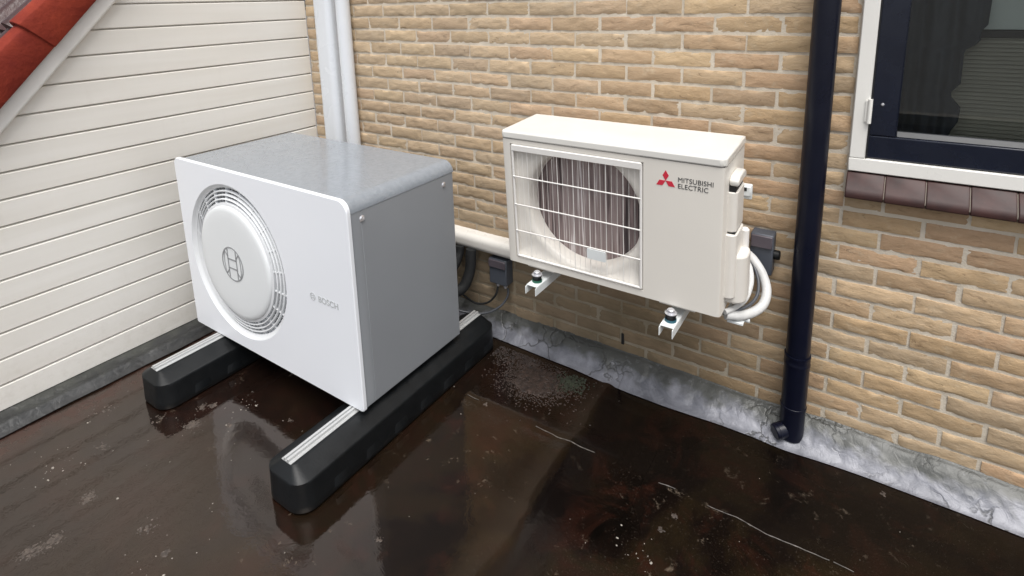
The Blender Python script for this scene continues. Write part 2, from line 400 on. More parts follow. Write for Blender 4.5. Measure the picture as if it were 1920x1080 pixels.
# pale sealant seam broken into short runs
b = MBld()
for xa, xb, w in ((1.47, 1.53, .0022), (1.80, 2.045, .0026), (2.28, 2.335, .003), (2.44, 2.78, .0028), (2.79, 2.84, .0016)):
    n = int((xb-xa)/.008)+2; pts = []
    for i in range(n):
        x = xa+(xb-xa)*i/(n-1); y = -.492+.010*fbm(x, 3, 0, 7, 3)
        ww = w*.8*(.15+1.3*abs(fbm(x, 9, 0, 40, 3)))*math.sin(math.pi*min(max(i/(n-1), .08), .92))+.0006
        pts.append((x, y, ww))
    vs = []
    for x, y, ww in pts:
        h = roof_h(x, y); vs += [(x, y-ww, h+.0004), (x, y, h+.0026), (x, y+ww, h+.0004)]
    b.add(vs, [(3*i+k, 3*i+3+k, 3*i+4+k, 3*i+1+k) for i in range(n-1) for k in (0, 1)])
b.build('roof_seam', M_seam, kind='structure', smooth=180)

# ================================================================== BRICK WALL
WX0, WX1, WZ0, WZ1 = 2.716, 3.96, .936, 2.45       # opening incl. sill course
wall = thing('brick_wall', (2.2, 0, 0), 'buff yellow rough handmade brick wall with pale mortar joints behind the two white units', 'wall')
LX, HC = .22, .0633; KX, KZ = 1.2811, 1.5527
b = MBld(); tints = []
pal = [(.47,.335,.195),(.50,.365,.215),(.45,.315,.18),(.53,.39,.24),(.44,.315,.20),(.49,.34,.205),(.46,.345,.22),(.50,.365,.225),(.43,.30,.18),(.46,.31,.19)]
def brick(x0, x1, z0, z1):
    w = x1-x0; h = z1-z0; nx = max(3, int(w/.014)); nz = max(3, int(h/.0105)+1)
    sd_ = random.random()*50; base = random.uniform(-.0018, .0018); c = random.choice(pal); k = random.uniform(.88, 1.18)
    tl = random.uniform(-.0016, .0016)
    vs = []
    for i in range(nx+1):
        for j in range(nz+1):
            u = i/nx; v = j/nz
            x = x0+w*u; z = z0+h*v
            e = min(u*w, (1-u)*w, v*h, (1-v)*h)
            rim = .0030*math.exp(-(e/.0022))
            nn = mn.noise(Vector((x*28+sd_, z*75, sd_))); n2 = mn.noise(Vector((x*80+sd_, z*140, 3)))
            crease = max(0, .16-abs(mn.noise(Vector((x*13+sd_, z*48+mn.noise(Vector((x*30, sd_, 0)))*1.2, 7)))))
            y = base+rim-.0016*nn-.0007*n2+crease*.024-.0020
            ex = .0014*n2 if e < .001 else 0
            vs.append((x+ex, y-.003, z+tl*(u-.5)+(.0017*nn if j in (0, nz) else 0)))
    fs = [(i*(nz+1)+j, (i+1)*(nz+1)+j, (i+1)*(nz+1)+j+1, i*(nz+1)+j+1) for i in range(nx) for j in range(nz)]
    # skirt into the wall
    ring = [i*(nz+1) for i in range(nx+1)]+[nx*(nz+1)+j for j in range(1, nz+1)]+[i*(nz+1)+nz for i in range(nx-1, -1, -1)]+[j for j in range(nz-1, 0, -1)]
    n0 = len(vs); vs += [(vs[r][0], .03, vs[r][2]) for r in ring]; m_ = len(ring)
    fs += [(ring[q], n0+q, n0+(q+1) % m_, ring[(q+1) % m_]) for q in range(m_)]
    b.add(vs, fs); tints.extend([(c[0]*k*1.10, c[1]*k*1.12, c[2]*k*1.18)]*len(vs))
for c in range(-24, 25):
    zc = KZ-HC*c
    z0, z1 = zc-.0256, zc+.0256
    if z1 < .01 or z0 > 3.05: continue
    off = 0 if c % 2 == 0 else .5
    for k in range(-8, 25):
        j0 = KX+LX*(k+off)+random.uniform(-.003, .003) ; x0 = j0+.0055; x1 = KX+LX*(k+1+off)-.0055+random.uniform(-.003, .003)
        x0 = max(x0, .002); x1 = min(x1, 6.0)
        if x1-x0 < .02: continue
        spans = [(x0, x1)]
        if z1 > WZ0 and z0 < WZ1:
            if z0 < WZ0 and WZ0-z0 > .012:
                ins = (max(x0, WX0), min(x1, WX1))
                if ins[1]-ins[0] > .01: brick(ins[0], ins[1], z0, WZ0-.006)
            spans = []
            if x0 < WX0-.012: spans.append((x0, min(x1, WX0-.004)))
            if x1 > WX1+.012: spans.append((max(x0, WX1+.004), x1))
        for a_, b_ in spans:
            if b_-a_ < .012: continue
            jz = random.uniform(-.0012, .0012)
            brick(a_, b_, z0+jz, z1+jz+random.uniform(-.001, .001))
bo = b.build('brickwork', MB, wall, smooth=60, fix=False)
ca = bo.data.color_attributes.new('tint', 'FLOAT_COLOR', 'POINT')
ca.data.foreach_set('color', np.c_[np.array(tints), np.ones(len(tints))].astype(np.float32).ravel())
b = MBld()
def mort(x0, x1, z0, z1):
    nx = max(2, int((x1-x0)/.02)); nz = max(2, int((z1-z0)/.012))
    b.grid(nx, nz, lambda u, v: (x0+(x1-x0)*u, +.0008+.0011*mn.noise(Vector(((x0+(x1-x0)*u)*35, (z0+(z1-z0)*v)*35, 0))), z0+(z1-z0)*v))
mort(0, WX0, 0, 3.05); mort(WX1, 6.0, 0, 3.05); mort(WX0, WX1, 0, WZ0); mort(WX0, WX1, WZ1, 3.05)
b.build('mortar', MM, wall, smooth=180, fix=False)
b = MBld(); b.box(0, WX0, .045, .30, -3.2, 3.05); b.box(WX1, 6, .045, .30, -3.2, 3.05); b.box(WX0, WX1, .045, .30, -3.2, WZ0); b.box(WX0, WX1, .045, .30, WZ1, 3.05)
b.build('wall_core', M_wall2, wall, smooth=0)
b = MBld(); b.box(1.9425, 1.9535, -.006, .02, .117, .168)
b.build('weep_hole', M_dark, wall, smooth=0, label='dark open vertical joint low in the brickwork')

# ================================================================== WINDOW
win = thing('window', (3.3, -.02, 1.02), 'cream framed window with navy sash and glazed brown tile sill, right of downpipe', 'window')
FW = .046
def frame(bld, x0, x1, z0, z1, w, y0, y1, wb=None):
    wb = wb or w
    bld.box(x0, x0+w, y0, y1, z0+wb, z1-w); bld.box(x1-w, x1, y0, y1, z0+wb, z1-w)
    bld.box(x0, x1, y0, y1, z0, z0+wb); bld.box(x0, x1, y0, y1, z1-w, z1)
b = MBld(); frame(b, 2.716, 3.956, 1.024, 2.446, FW-.002, -.022, .06); b.build('outer_frame', M_cream, win, bevel=.003)
b = MBld(); frame(b, 2.762, 3.910, 1.070, 2.400, .074, -.012, .045); b.build('sash', M_sash, win, bevel=.004)
b = MBld(); b.box(2.830, 3.842, .018, .022, 1.138, 2.332); b.build('glass', M_gla, win, smooth=0)
b = MBld(); b.prism([(-.004, 1.1445), (.0175, 1.1445), (.0175, 1.160), (.010, 1.160)], 'x', 2.8365, 3.8355); b.build('glazing_bead', M_bead, win, bevel=.0015)
b = MBld(); b.tube([(2.760, -.028, 1.185), (2.760, -.028, 1.262)], .0065, 12); b.box(2.748, 2.760, -.0265, -.0225, 1.19, 1.257); b.build('hinge', M_cream, win)
b = MBld(); b.revolve([(0, -.0035), (.0035, -.003), (.005, 0)], (2.792, -.0125, 1.245), seg=12); b.build('screw', M_bolt, win)
b = MBld(); b.box(2.7615, 2.7638, -.0205, -.019, 1.066, 2.4); b.build('frame_gap', M_dark, win, smooth=0)
# tile sill: sloping glazed bullnose tiles
b = MBld(); mo = MBld(); k = 0; x = 2.716
while x < 3.99:
    x1 = min(x+.1025, 3.99); dz = random.uniform(-.001, .001)
    pr_ = [(.02, 1.021+dz), (-.020, 1.019+dz), (-.060, .974+dz), (-.0655, .966+dz), (-.067, .957+dz), (-.066, .946+dz), (-.055, .942+dz), (.02, .942+dz)]
    b.prism(pr_, 'x', x, x1); x = x1+.0024
    if x < 3.98: mo.prism([(.02, 1.018), (-.018, 1.016), (-.058, .971), (-.0635, .964), (-.0645, .956), (-.055, .9435), (.02, .9435)], 'x', x-.0045, x+.0005)
b.build('sill', M_sill, win, bevel=.003, smooth=50)
mo.build('sill_joints', plain('sill_grout', (.20, .17, .14, 1), .7), win)
# behind the glass
b = MBld()
def cx(z):
    pts = [(1.12, 2.960), (1.15, 2.972), (1.19, 2.990), (1.235, 2.991), (1.262, 2.966), (1.285, 2.963), (1.300, 2.984), (1.36, 2.984), (1.405, 2.982), (1.440, 3.016), (1.468, 3.016), (1.482, 3.032), (1.6, 3.034), (2.5, 3.05)]
    for (z0, a), (z1, c_) in zip(pts, pts[1:]):
        if z <= z1: 
            t = (z-z0)/(z1-z0); t = max(0, min(1, t)); t = t*t*(3-2*t); return a+(c_-a)*t
    return pts[-1][1]
def curt(u, v):
    z = 1.10+(2.42-1.10)*v; xr = cx(z); x = 2.70+(xr-2.70)*u
    return (x, .095+.014*math.sin(x*75+math.sin(z*4))+.006*math.sin(x*160), z)
b.grid(90, 90, curt); cur = b.build('curtain', M_cur, smooth=180, label='dark curtain with a wavy edge hanging behind the window glass', cat='curtain', fix=False)
cur.modifiers.new('solid', 'SOLIDIFY').thickness = .004
bl = thing('window_blind', (3.5, .17, 1.1), 'olive grey slatted blind under a pale panel behind the window glass', 'blind')
b = MBld(); z = 1.09
while z < 1.44:
    b.prism([(.150, z), (.153, z-.001), (.166, z+.0125), (.163, z+.0135)], 'x', 2.78, 3.90); z += .0125
b.build('slats', M_bli, bl, smooth=0)
b = MBld(); b.box(2.78, 3.90, .146, .170, 1.444, 1.466); b.build('rail', M_dark, bl, bevel=.002)
b = MBld(); b.box(2.78, 3.90, .155, .160, 1.469, 2.42); b.build('upper_panel', M_rol, bl)
b = MBld(); b.box(2.6, 4.1, .06, 1.3, .9, .93); b.box(2.6, 4.1, 1.3, 1.33, .93, 2.6); b.box(2.57, 2.6, .301, 1.3, .9, 2.6); b.box(4.1, 4.13, .301, 1.3, .9, 2.6); b.box(2.6, 4.1, .301, 1.3, 2.6, 2.63)
b.build('room', M_room, kind='structure', smooth=0)

# ================================================================== CLADDING WALL
sid = thing('clad_wall', (0, -1.2, 0), 'cream horizontal board wall under a sloping tiled verge, left of the heat pump', 'wall')
ZS, PS, SL = 1.6201, .10462, 1.06
def yslope(z): return -.969+(z-1.624)/SL
b = MBld()
for i in range(15, -11, -1):
    zb = ZS-PS*i; zt = zb+PS
    prof = [(-.016, zb-.004), (-.001, zb+.0005), (.0, zb+.002), (.0003, zb+PS-.011), (-.0015, zb+PS-.0085), (-.0085, zb+PS-.0065), (-.016, zb+PS-.0045)]
    if zt > 2.66: break
    n = 14; rows = []
    for x, z in prof:
        ya = yslope(z)-.01; yb = -.006
        if ya > yb-.01: ya = yb-.01
        rows.append([(x+.0006*fbm(ya+(yb-ya)*t/n, z, 0, 2, 2)*(x > -.005), ya+(yb-ya)*t/n, z) for t in range(n+1)])
    vs = [p for r_ in rows for p in r_]; w_ = n+1
    b.add(vs, [(a*w_+c, a*w_+c+1, (a+1)*w_+c+1, (a+1)*w_+c) for a in range(len(prof)-1) for c in range(n)])
b.build('cladding', MS, sid, smooth=30, fix=False)
b = MBld(); b.prism([(yslope(.03), .03), (.0, .03), (.0, 2.64)], 'x', -.03, -.0165); b.prism([(yslope(-3.2), -3.2), (0, -3.2), (0, .03)], 'x', -.05, -.018)
b.build('backing', M_dark, sid, smooth=0)
# verge board following the slope, in the plane just outside the cladding
def slope_pt(s, p, x):     # s along the slope from the (-.969,1.624) point, p outward normal
    d = Vector((0, 1, SL)).normalized(); n_ = Vector((0, -SL, 1)).normalized()
    q = Vector((0, -.969, 1.624))+d*s+n_*p; return (x, q.y, q.z)
def slope_bar(bld, s0, s1, sec):
    vs = [slope_pt(s0, p, x) for x, p in sec]+[slope_pt(s1, p, x) for x, p in sec]; n = len(sec)
    bld.add(vs, [tuple(range(n)), tuple(range(2*n-1, n-1, -1))]+[(i, i+n, (i+1) % n+n, (i+1) % n) for i in range(n)])
b = MBld(); slope_bar(b, -2.1, 1.35, [(-.02, -.001), (.020, -.001), (.0265, .003), (.028, .010), (.028, .058), (.025, .064), (.018, .067), (-.02, .067)])
b.build('verge_board', M_trim, sid, smooth=50)

# tiled roof beside it: verge tiles with a side flange, pan tiles behind
tr_ = thing('tiled_roof', (-1.2, -1.2, 1.2), 'steep red clay tile roof with side flange tiles above the cream boards', 'roof')
b = MBld(); GA = .352; S0 = .055
for k in range(-6, 4):
    s0 = S0+k*GA-GA+.004; s1 = s0+GA+.018; ft = .012
    lift0 = .026; lift1 = .004
    # each verge tile: flange (vertical) + rolled top, tail end raised over the next tile
    def sec(l): return [(.040+l*.35, .066), (.050+l*.35, .062), (.054+l*.35, .070), (.056+l*.4, .150+l), (.050+l*.3, .172+l), (.030, .186+l), (.004, .190+l), (-.020, .182+l), (-.040, .160+l), (-.040, .145+l), (-.015, .165+l), (.010, .172+l), (.030, .160+l), (.042, .140+l)]
    A, B_ = sec(lift0), sec(lift1); n = len(A)
    vs = []
    for t, (q) in ((0, A), (1, B_)):
        vs += [slope_pt(s0 if t == 0 else s1, p, x) for x, p in q]
    b.add(vs, [tuple(range(n)), tuple(range(2*n-1, n-1, -1))]+[(i, i+n, (i+1) % n+n, (i+1) % n) for i in range(n)])
b.build('verge_tiles', M_rt, tr_, smooth=50, bevel=.003)
b = MBld(); CW = .21
for k in range(-6, 4):
    s0 = S0+k*GA-GA; s1 = s0+GA+.03
    def f(u, v):
        x = -.035-u*2.6; c_ = (-.035-x)/CW; ph = (c_ % 1.0)
        prof_ = .034*max(0, math.sin(math.pi*min(ph/.45, 1)))**.8 if ph < .45 else -.012*math.sin(math.pi*(ph-.45)/.55)
        return slope_pt(s0+(s1-s0)*v, .150-prof_*-1+(.030*(1-v)), x)
    b.grid(160, 4, f)
    def g(u, v):
        a_ = f(u, 0); q = Vector(a_)-Vector((0, -SL, 1)).normalized()*.03*v; return tuple(q)
    b.grid(160, 2, g)
b.build('pan_tiles', M_rt2, tr_, smooth=50, fix=False)
b = MBld(); slope_bar(b, -2.1, 1.35, [(-2.7, .02), (-.03, .02), (-.03, .12), (-2.7, .12)]); b.build('roof_deck', M_dark, tr_, smooth=0)

# ================================================================== FLASHINGS
b = MBld()
def fl(u, v):
    x = .06+5.9*u
    wv = .5*fbm(x, 0, 0, 2.2, 3)
    yb = -.112-.016*wv-.030*math.exp(-((x-2.08)/.30)**2)-.012*math.exp(-((x-2.62)/.12)**2); zt = .078+.012*fbm(x, 5, 0, 3.5, 3)
    if v < .12: t = v/.12; return (x, -.004-.004*t, zt+.004*(1-t)+.002)
    t = (v-.12)/.88
    y = -.008+(yb+.008)*t; z = zt*(1-t)**1.35*(1+.25*math.sin(math.pi*t))+.0035*(1-t)+.0006
    wr = .0055*fbm(x, t*.12, 2, 13, 3)*math.sin(math.pi*min(1, t*1.05))
    crk = .004*max(0, .25-abs(fbm(x*1.2, t*.25, 8, 9, 2)))*4*math.sin(math.pi*t)
    return (x, y, max(z+wr-crk, .0012*(1-t)+.0002))
b.grid(700, 18, fl)
b.build('wall_flashing', MF, smooth=180, label='silver grey wrinkled cracked roofing flashing along the foot of the brick wall', cat='flashing', fix=False)
b = MBld()
def fl2(u, v):
    y = -2.9+2.80*u; wv = fbm(0, y, 0, 2.4, 3)
    xb = .098+.010*wv
    if v < .15: t = v/.15; return (-.014+.004*t, y, .056-.004*t)
    t = (v-.15)/.85; x = -.010+(xb+.010)*t
    z = .052*(1-t)**.9+.010*math.exp(-((t-.62)/.14)**2)*(1+.4*wv)
    return (x, y, max(z+.003*fbm(y, t*.2, 0, 14, 3)*math.sin(math.pi*t), .0005))
b.grid(320, 18, fl2)
b.build('wall_flashing', MF2, smooth=180, label='dark wet lead flashing below the cream board wall at the left edge', cat='flashing', fix=False)

# ================================================================== HEAT PUMP
HX0, HX1, HY0, HY1, HZ0, HZ1 = .226, 1.348, -.922, -.370, .160, .954
hp = thing('heat_pump', ((HX0+HX1)/2, (HY0+HY1)/2, HZ0), 'large grey heat pump with white front and round fan cover, standing on black rubber feet', 'heat pump')
RC = .047; ZJ = HZ1-.051
e = .004
# front panel with the round opening
FC = (.625, .555); FR = .337
outer = rrect(HX0, HX1, HZ0, HZ1, (.010, .010, RC-.004, .026), 8)
def panel(bld, loop, c, r, y0, y1, nseg=160):
    P = []
    for i, (x, z) in enumerate(loop):
        x2, z2 = loop[(i+1) % len(loop)]; L = math.hypot(x2-x, z2-z); m_ = max(1, int(L/.03))
        for q in range(m_): P.append((x+(x2-x)*q/m_, z+(z2-z)*q/m_))
    H = []
    for x, z in P:
        a = math.atan2(z-c[1], x-c[0]); H.append((c[0]+r*math.cos(a), c[1]+r*math.sin(a)))
    n = len(P); bvl = .0035
    def inset(p, d):
        v = Vector((c[0]*.0+(HX0+HX1)/2-p[0], (HZ0+HZ1)/2-p[1])); 
        sx = max(-1, min(1, v.x*8)); sz = max(-1, min(1, v.y*8)); return (p[0]+(sx if abs(p[0]-HX0) < .055 or abs(p[0]-HX1) < .055 else 0)*d*.7, p[1]+(sz if abs(p[1]-HZ0) < .055 or abs(p[1]-HZ1) < .055 else 0)*d*.7)
    I = [inset(p, bvl) for p in P]
    vs = [(x, y1, z) for x, z in P]+[(x, y0+bvl, z) for x, z in P]+[(x, y0, z) for x, z in I]+[(x, y0, z) for x, z in H]+[(x, y1, z) for x, z in H]
    fs = []
    for i in range(n):
        j = (i+1) % n
        for k in range(4): fs.append((k*n+i, k*n+j, (k+1)*n+j, (k+1)*n+i))
        fs.append((4*n+i, 4*n+j, j, i))
    bld.add(vs, fs)
b = MBld(); b.prism(rrect(HX0+e, HX1-e, HZ0+.004, ZJ, (.006, .006, 0, 0)), 'y', HY0+.062, HY1); panel(b, rrect(HX0+e, HX1-e, HZ0+.004, ZJ+.011, (.006, .006, 0, 0)), FC, .3215, HY0+.016, HY0+.0615); b.build('cabinet', M_case, hp, smooth=40, bevel=.0015)
b = MBld(); b.prism(rrect(HX0+e-.0012, HX1-e+.0012, ZJ+.0025, HZ1-.003, (0, 0, RC, RC), 10), 'y', HY0+.016, HY1+.004); b.build('top_cover', M_lid, hp, smooth=40, bevel=.002)
b = MBld(); b.box(HX0+.01, HX1-.01, HY0+.03, HY1-.01, ZJ-.004, ZJ+.006); b.build('cover_joint', M_dark, hp, smooth=0)
b = MBld(); panel(b, outer, FC, FR, HY0, HY0+.0155); b.build('front_panel', M_white, hp, smooth=25)
g = MBld(); c3 = (FC[0], HY0, FC[1])
# bowl wall and ring ribs between the disc and the rim
g.revolve([(FR+.001, .0005), (FR-.004, .003), (FR-.006, .006), (.3215, .0130), (.3185, .0145), (.3185, .030)], c3, seg=160)
rings = [(.3085, .3010), (.2915, .2845), (.2745, .2680)]
def depth(r): return .0135-(.3185-r)*.19
for ro, ri in rings:
    g.revolve([(ro, depth(ro)+.010), (ro, depth(ro)+.001), ((ro+ri)/2, depth((ro+ri)/2)-.0015), (ri, depth(ri)+.001), (ri, depth(ri)+.010)], c3, seg=160)
g.revolve([(.2580, .025), (.2580, .001), (.2470, -.001)], c3, seg=160)
for k in range(80):
    a = 2*math.pi*k/80; a2 = a+.009
    for ro, ri in ((.3186, .3084), (.3011, .2914), (.2846, .2744), (.2681, .2579)):
        d0 = depth(ro)+.009
        def pt(r, t, y): return (FC[0]+r*math.cos(t), HY0+y, FC[1]+r*math.sin(t))
        vs = [pt(ri, a, d0), pt(ro, a, d0), pt(ro, a2, d0), pt(ri, a2, d0), pt(ri, a+.02, d0+.012), pt(ro, a+.02, d0+.012), pt(ro, a2+.02, d0+.012), pt(ri, a2+.02, d0+.012)]
        g.add(vs, [(0, 1, 2, 3), (0, 4, 5, 1), (3, 2, 6, 7)])
for k in range(20):          # stronger spokes
    a = 2*math.pi*(k+.3)/20
    ca, sa = math.cos(a), math.sin(a); w_ = .0022
    vs = []
    for r, y in ((.257, .001), (.3186, .0125), (.3186, .028), (.257, .020)):
        for s_ in (-1, 1): vs.append((FC[0]+r*ca-s_*w_*sa, HY0+y+.003, FC[1]+r*sa+s_*w_*ca))
    g.add(vs, [(0, 2, 3, 1), (2, 4, 5, 3), (4, 6, 7, 5), (6, 0, 1, 7), (0, 6, 4, 2), (1, 3, 5, 7)])
gr_ = g.build('fan_grille', M_grille, hp, smooth=40, fix=False)
b = MBld(); b.revolve([(0, .0), (.335, .0)], (FC[0], HY0+.046, FC[1]), seg=64); b.build('grille_cavity', M_dark, hp, smooth=0, fix=False)
b = MBld(); b.revolve([(0, -.0130), (.12, -.0128), (.19, -.0122), (.225, -.0112), (.238, -.0092), (.2445, -.0055), (.2470, .000), (.2475, .006), (.2475, .02)], c3, seg=128)
dsk = b.build('fan_cover', M_fan, hp, smooth=50)
# round armature emblem on the disc: ring with two bridge shapes
def disc_y(r): return HY0-.0172
b = MBld(); cy = HY0-.0129
b.revolve([(.0755, 0), (.0755, -.0016), (.0700, -.0016), (.0700, 0)], (FC[0], cy, FC[1]), seg=64, closed=True)
def arc_band(bld, pts, w):
    P = [Vector((p[0], 0, p[1])) for p in pts]; vs = []
    for i, p in enumerate(P):
        t = (P[min(i+1, len(P)-1)]-P[max(0, i-1)]).normalized(); n_ = Vector((-t.z, 0, t.x))
        for s_ in (-1, 1):
            q = p+n_*w/2*s_; vs += [(FC[0]+q.x, cy, FC[1]+q.z), (FC[0]+q.x, cy-.0016, FC[1]+q.z)]
    fs = []
    for i in range(len(P)-1):
        o_ = i*4; fs += [(o_+1, o_+5, o_+7, o_+3), (o_, o_+4, o_+5, o_+1), (o_+2, o_+3, o_+7, o_+6)]
    bld.add(vs, fs)
for s_ in (-1, 1):
    arc_band(b, [(s_*.030, .064), (s_*.030, -.064)], .006)
    arc_band(b, [(s_*.030, .030), (s_*.049, .050)], .005); arc_band(b, [(s_*.030, -.030), (s_*.049, -.050)], .005)
    arc_band(b, [(-.030, s_*.020), (.030, s_*.020)], .006)
    arc_band(b, [(s_*.049, .051), (s_*.056, .030), (s_*.058, 0), (s_*.056, -.030), (s_*.049, -.051)], .0035)
b.build('emblem', M_emb, dsk, smooth=0)
# small lettering on the panel
b = MBld(); b.revolve([(.0150, 0), (.0150, -.0008), (.0130, -.0008), (.0130, 0)], (1.121, HY0-.0003, .5495), seg=32, closed=True)
b.box(1.1125, 1.1150, HY0-.0011, HY0-.0003, .5395, .5600); b.box(1.1270, 1.1295, HY0-.0011, HY0-.0003, .5395, .5600)
b.box(1.1150, 1.1270, HY0-.0011, HY0-.0003, .5440, .5465); b.box(1.1150, 1.1270, HY0-.0011, HY0-.0003, .5525, .5550)
b.build('small_emblem', M_let, hp, smooth=0)
t_ = text_mesh('BOSCH', .0330, .0004, 1.04, .0007, 1.0); place(t_, 1.152, HY0-.0007, .5385); t_.build('lettering', M_let, hp, smooth=0)
# screws with wet glints on the side
for y, z in ((-.856, .873), (-.428, .866)):
    b = MBld(); b.revolve([(0, .005), (.008, .0045), (.012, .0008), (.012, 0)], (HX1-e, y, z), 'x', 16); b.build('screw', M_bolt, hp)
b = MBld()
for k in range(14): b.box(HX0+.10+k*.065, HX0+.14+k*.065, HY1-.002, HY1+.002, HZ0+.08, HZ1-.16)
b.build('rear_vent', M_dark, hp, smooth=0)
for xa, xb in ((.315, .475), (1.19, 1.335)):
    b = MBld(); b.box(xa, xb, HY0+.05, HY1-.04, HZ0, HZ0+.004); b.build('base_bar', M_alu, hp, smooth=0)

# ================================================================== RUBBER FEET
def foot(cx_, label):
    t = thing('support_foot', (cx_, -.68, 0), label, 'support foot', 'rubber beams carrying the heat pump')
    # plan outline with rounded ends, section narrowing upward
    def loop(w, l0, l1, r, z, n=8):
        out = []
        for (sx, yy, a0) in ((1, l0, 270), (1, l1, 0), (-1, l1, 90), (-1, l0, 180)):
            for q in range(n+1):
                a = R(a0+90*q/n); yc = yy+r if yy == l0 else yy-r
                out.append((cx_+sx*(w-r)+r*math.cos(a), yc+r*math.sin(a), z))
        return out
    Ls = [loop(.098, -1.224, -.145, .062, .0), loop(.101, -1.228, -.142, .064, .006), loop(.100, -1.227, -.143, .063, .028), loop(.096, -1.223, -.147, .054, .098),
          loop(.0950, -1.222, -.148, .050, .1065), loop(.093, -1.220, -.150, .043, .1090), loop(.090, -1.218, -.152, .041, .1105), loop(.036, -1.194, -.170, .016, .1425), loop(.031, -1.192, -.172, .014, .144)]
    b = MBld(); n = len(Ls[0]); vs = [p for L_ in Ls for p in L_]
    fs = [(k*n+i, k*n+(i+1) % n, (k+1)*n+(i+1) % n, (k+1)*n+i) for k in range(len(Ls)-1) for i in range(n)]+[tuple(range(n-1, -1, -1)), tuple((len(Ls)-1)*n+i for i in range(n))]
    b.add(vs, fs)
    for s_ in (-1, 1):       # moulded ribs on the flanks
        for q in range(7):
            y = -1.10+q*.14
            b.add([(cx_+s_*.0995, y, .012), (cx_+s_*.0995, y+.075, .012), (cx_+s_*.091, y+.070, .085), (cx_+s_*.091, y+.005, .085),
                   (cx_+s_*.1035, y+.006, .016), (cx_+s_*.1035, y+.069, .016), (cx_+s_*.0945, y+.064, .080), (cx_+s_*.0945, y+.011, .080)],
                  [(4, 5, 6, 7), (0, 1, 5, 4), (1, 2, 6, 5), (2, 3, 7, 6), (3, 0, 4, 7)])
    b.build('rubber_beam', M_rub, t, smooth=40)
    b = MBld(); sec = [(-.024, .1445), (.024, .1445), (.024, .148), (.013, .148), (.013, .1585), (.0035, .1585), (.0035, .150), (-.0035, .150), (-.0035, .1585), (-.013, .1585), (-.013, .148), (-.024, .148)]
    b.prism([(cx_+x, z) for x, z in sec], 'y', -1.196, -.175); b.build('mounting_rail', M_alu, t, smooth=0, bevel=.001)
    return t
foot(.405, 'black rubber foot with aluminium rail under the left side of the heat pump')
foot(1.285, 'black rubber foot with aluminium rail under the right side of the heat pump')

# ================================================================== AIR CONDITIONER
AX0, AX1, AY0, AY1, AZ0, AZ1 = 1.624, 2.424, -.383, -.126, .592, 1.122
ac = thing('air_conditioner', ((AX0+AX1)/2, AY0, AZ0), 'cream wall mounted air conditioner outdoor unit with square fan guard, held on white brackets', 'air conditioner')
# body: hollow shell with a front opening
GX0, GX1, GZ0, GZ1 = AX0+.036, AX0+.548, AZ0+.024, AZ1-.047
TH = .012
def fpanel(bld, ox0, ox1, oz0, oz1, ix0, ix1, iz0, iz1, y0, y1):
    bld.box(ox0, ix0, y0, y1, oz0, oz1); bld.box(ix1, ox1, y0, y1, oz0, oz1); bld.box(ix0, ix1, y0, y1, oz0, iz0); bld.box(ix0, ix1, y0, y1, iz1, oz1)
b = MBld()
b.prism(rrect(AX0, AX0+.02, AY0, AY0+.02, (.012, 0, 0, 0), 6) if 0 else [(AX0, AY0+.012), (AX0+.0035, AY0+.0035), (AX0+.012, AY0), (GX0, AY0), (GX0, AY1), (AX0, AY1)], 'z', AZ0, AZ1-.03)
b.prism([(GX1, AY0), (AX1-.014, AY0), (AX1-.004, AY0+.004), (AX1, AY0+.014), (AX1, AY1), (GX1, AY1)], 'z', AZ0, AZ1-.03)
b.box(GX0, GX1, AY0, AY1, AZ0, GZ0); b.box(GX0, GX1, AY0, AY1, GZ1, AZ1-.03); b.box(GX0, GX1, AY1-.004, AY1, GZ0, GZ1)
body = b.build('casing', M_crm, ac, smooth=40)
b = MBld(); b.prism([(AX0-.003, AY0+.010), (AX0+.008, AY0-.004), (AX1-.010, AY0-.004), (AX1+.003, AY0+.010), (AX1+.003, AY1+.002), (AX0-.003, AY1+.002)], 'z', AZ1-.0285, AZ1)
b.build('lid', M_lidc, ac, smooth=40, bevel=.006, seg=3)
b = MBld(); b.box(AX0+.004, AX1-.004, AY0+.004, AY1-.004, AZ1-.0305, AZ1-.028); b.build('lid_joint', M_dark, ac, smooth=0)
# dished square front of the fan opening and bell mouth
FCa = (1.937, .855); FRa = .216
b = MBld(); cc = ((GX0+GX1)/2, (GZ0+GZ1)/2); n = 192
def sq(a, inset=0.0):
    hx = (GX1-GX0)/2-inset; hz = (GZ1-GZ0)/2-inset; x, z = math.cos(a), math.sin(a); k = min(hx/abs(x) if abs(x) > 1e-6 else 9, hz/abs(z) if abs(z) > 1e-6 else 9)
    return (cc[0]+x*k, cc[1]+z*k)
vs = []; ZC = GZ1-.012
for i in range(n):
    a = 2*math.pi*i/n
    s0_ = sq(a); s1_ = sq(a, .008)
    def ci(r): return (FCa[0]+r*math.cos(a), min(FCa[1]+r*math.sin(a), ZC))
    c1 = ci(FRa+.028); c2 = ci(FRa+.010); c3_ = ci(FRa+.002); c4 = ci(FRa-.002)
    lim = lambda q: (min(max(q[0], GX0+.009), GX1-.009), min(max(q[1], GZ0+.009), GZ1-.0085))
    c1 = lim(c1); c2 = lim(c2)
    for (q, y) in ((s0_, AY0+.004), (s1_, AY0+.014), (c1, AY0+.014), (c2, AY0+.018), (c3_, AY0+.030), (c4, AY0+.074)): vs.append((q[0], y, q[1]))
b.add(vs, [(i*6+k, ((i+1) % n)*6+k, ((i+1) % n)*6+k+1, i*6+k+1) for i in range(n) for k in range(5)])
b.build('bell_mouth', M_crm2, ac, smooth=60, fix=False)
b = MBld(); b.box(GX0+.004, GX1-.004, AY0+.075, AY0+.095, GZ0+.002, GZ1-.002); b.build('coil', M_coil, ac, smooth=0)
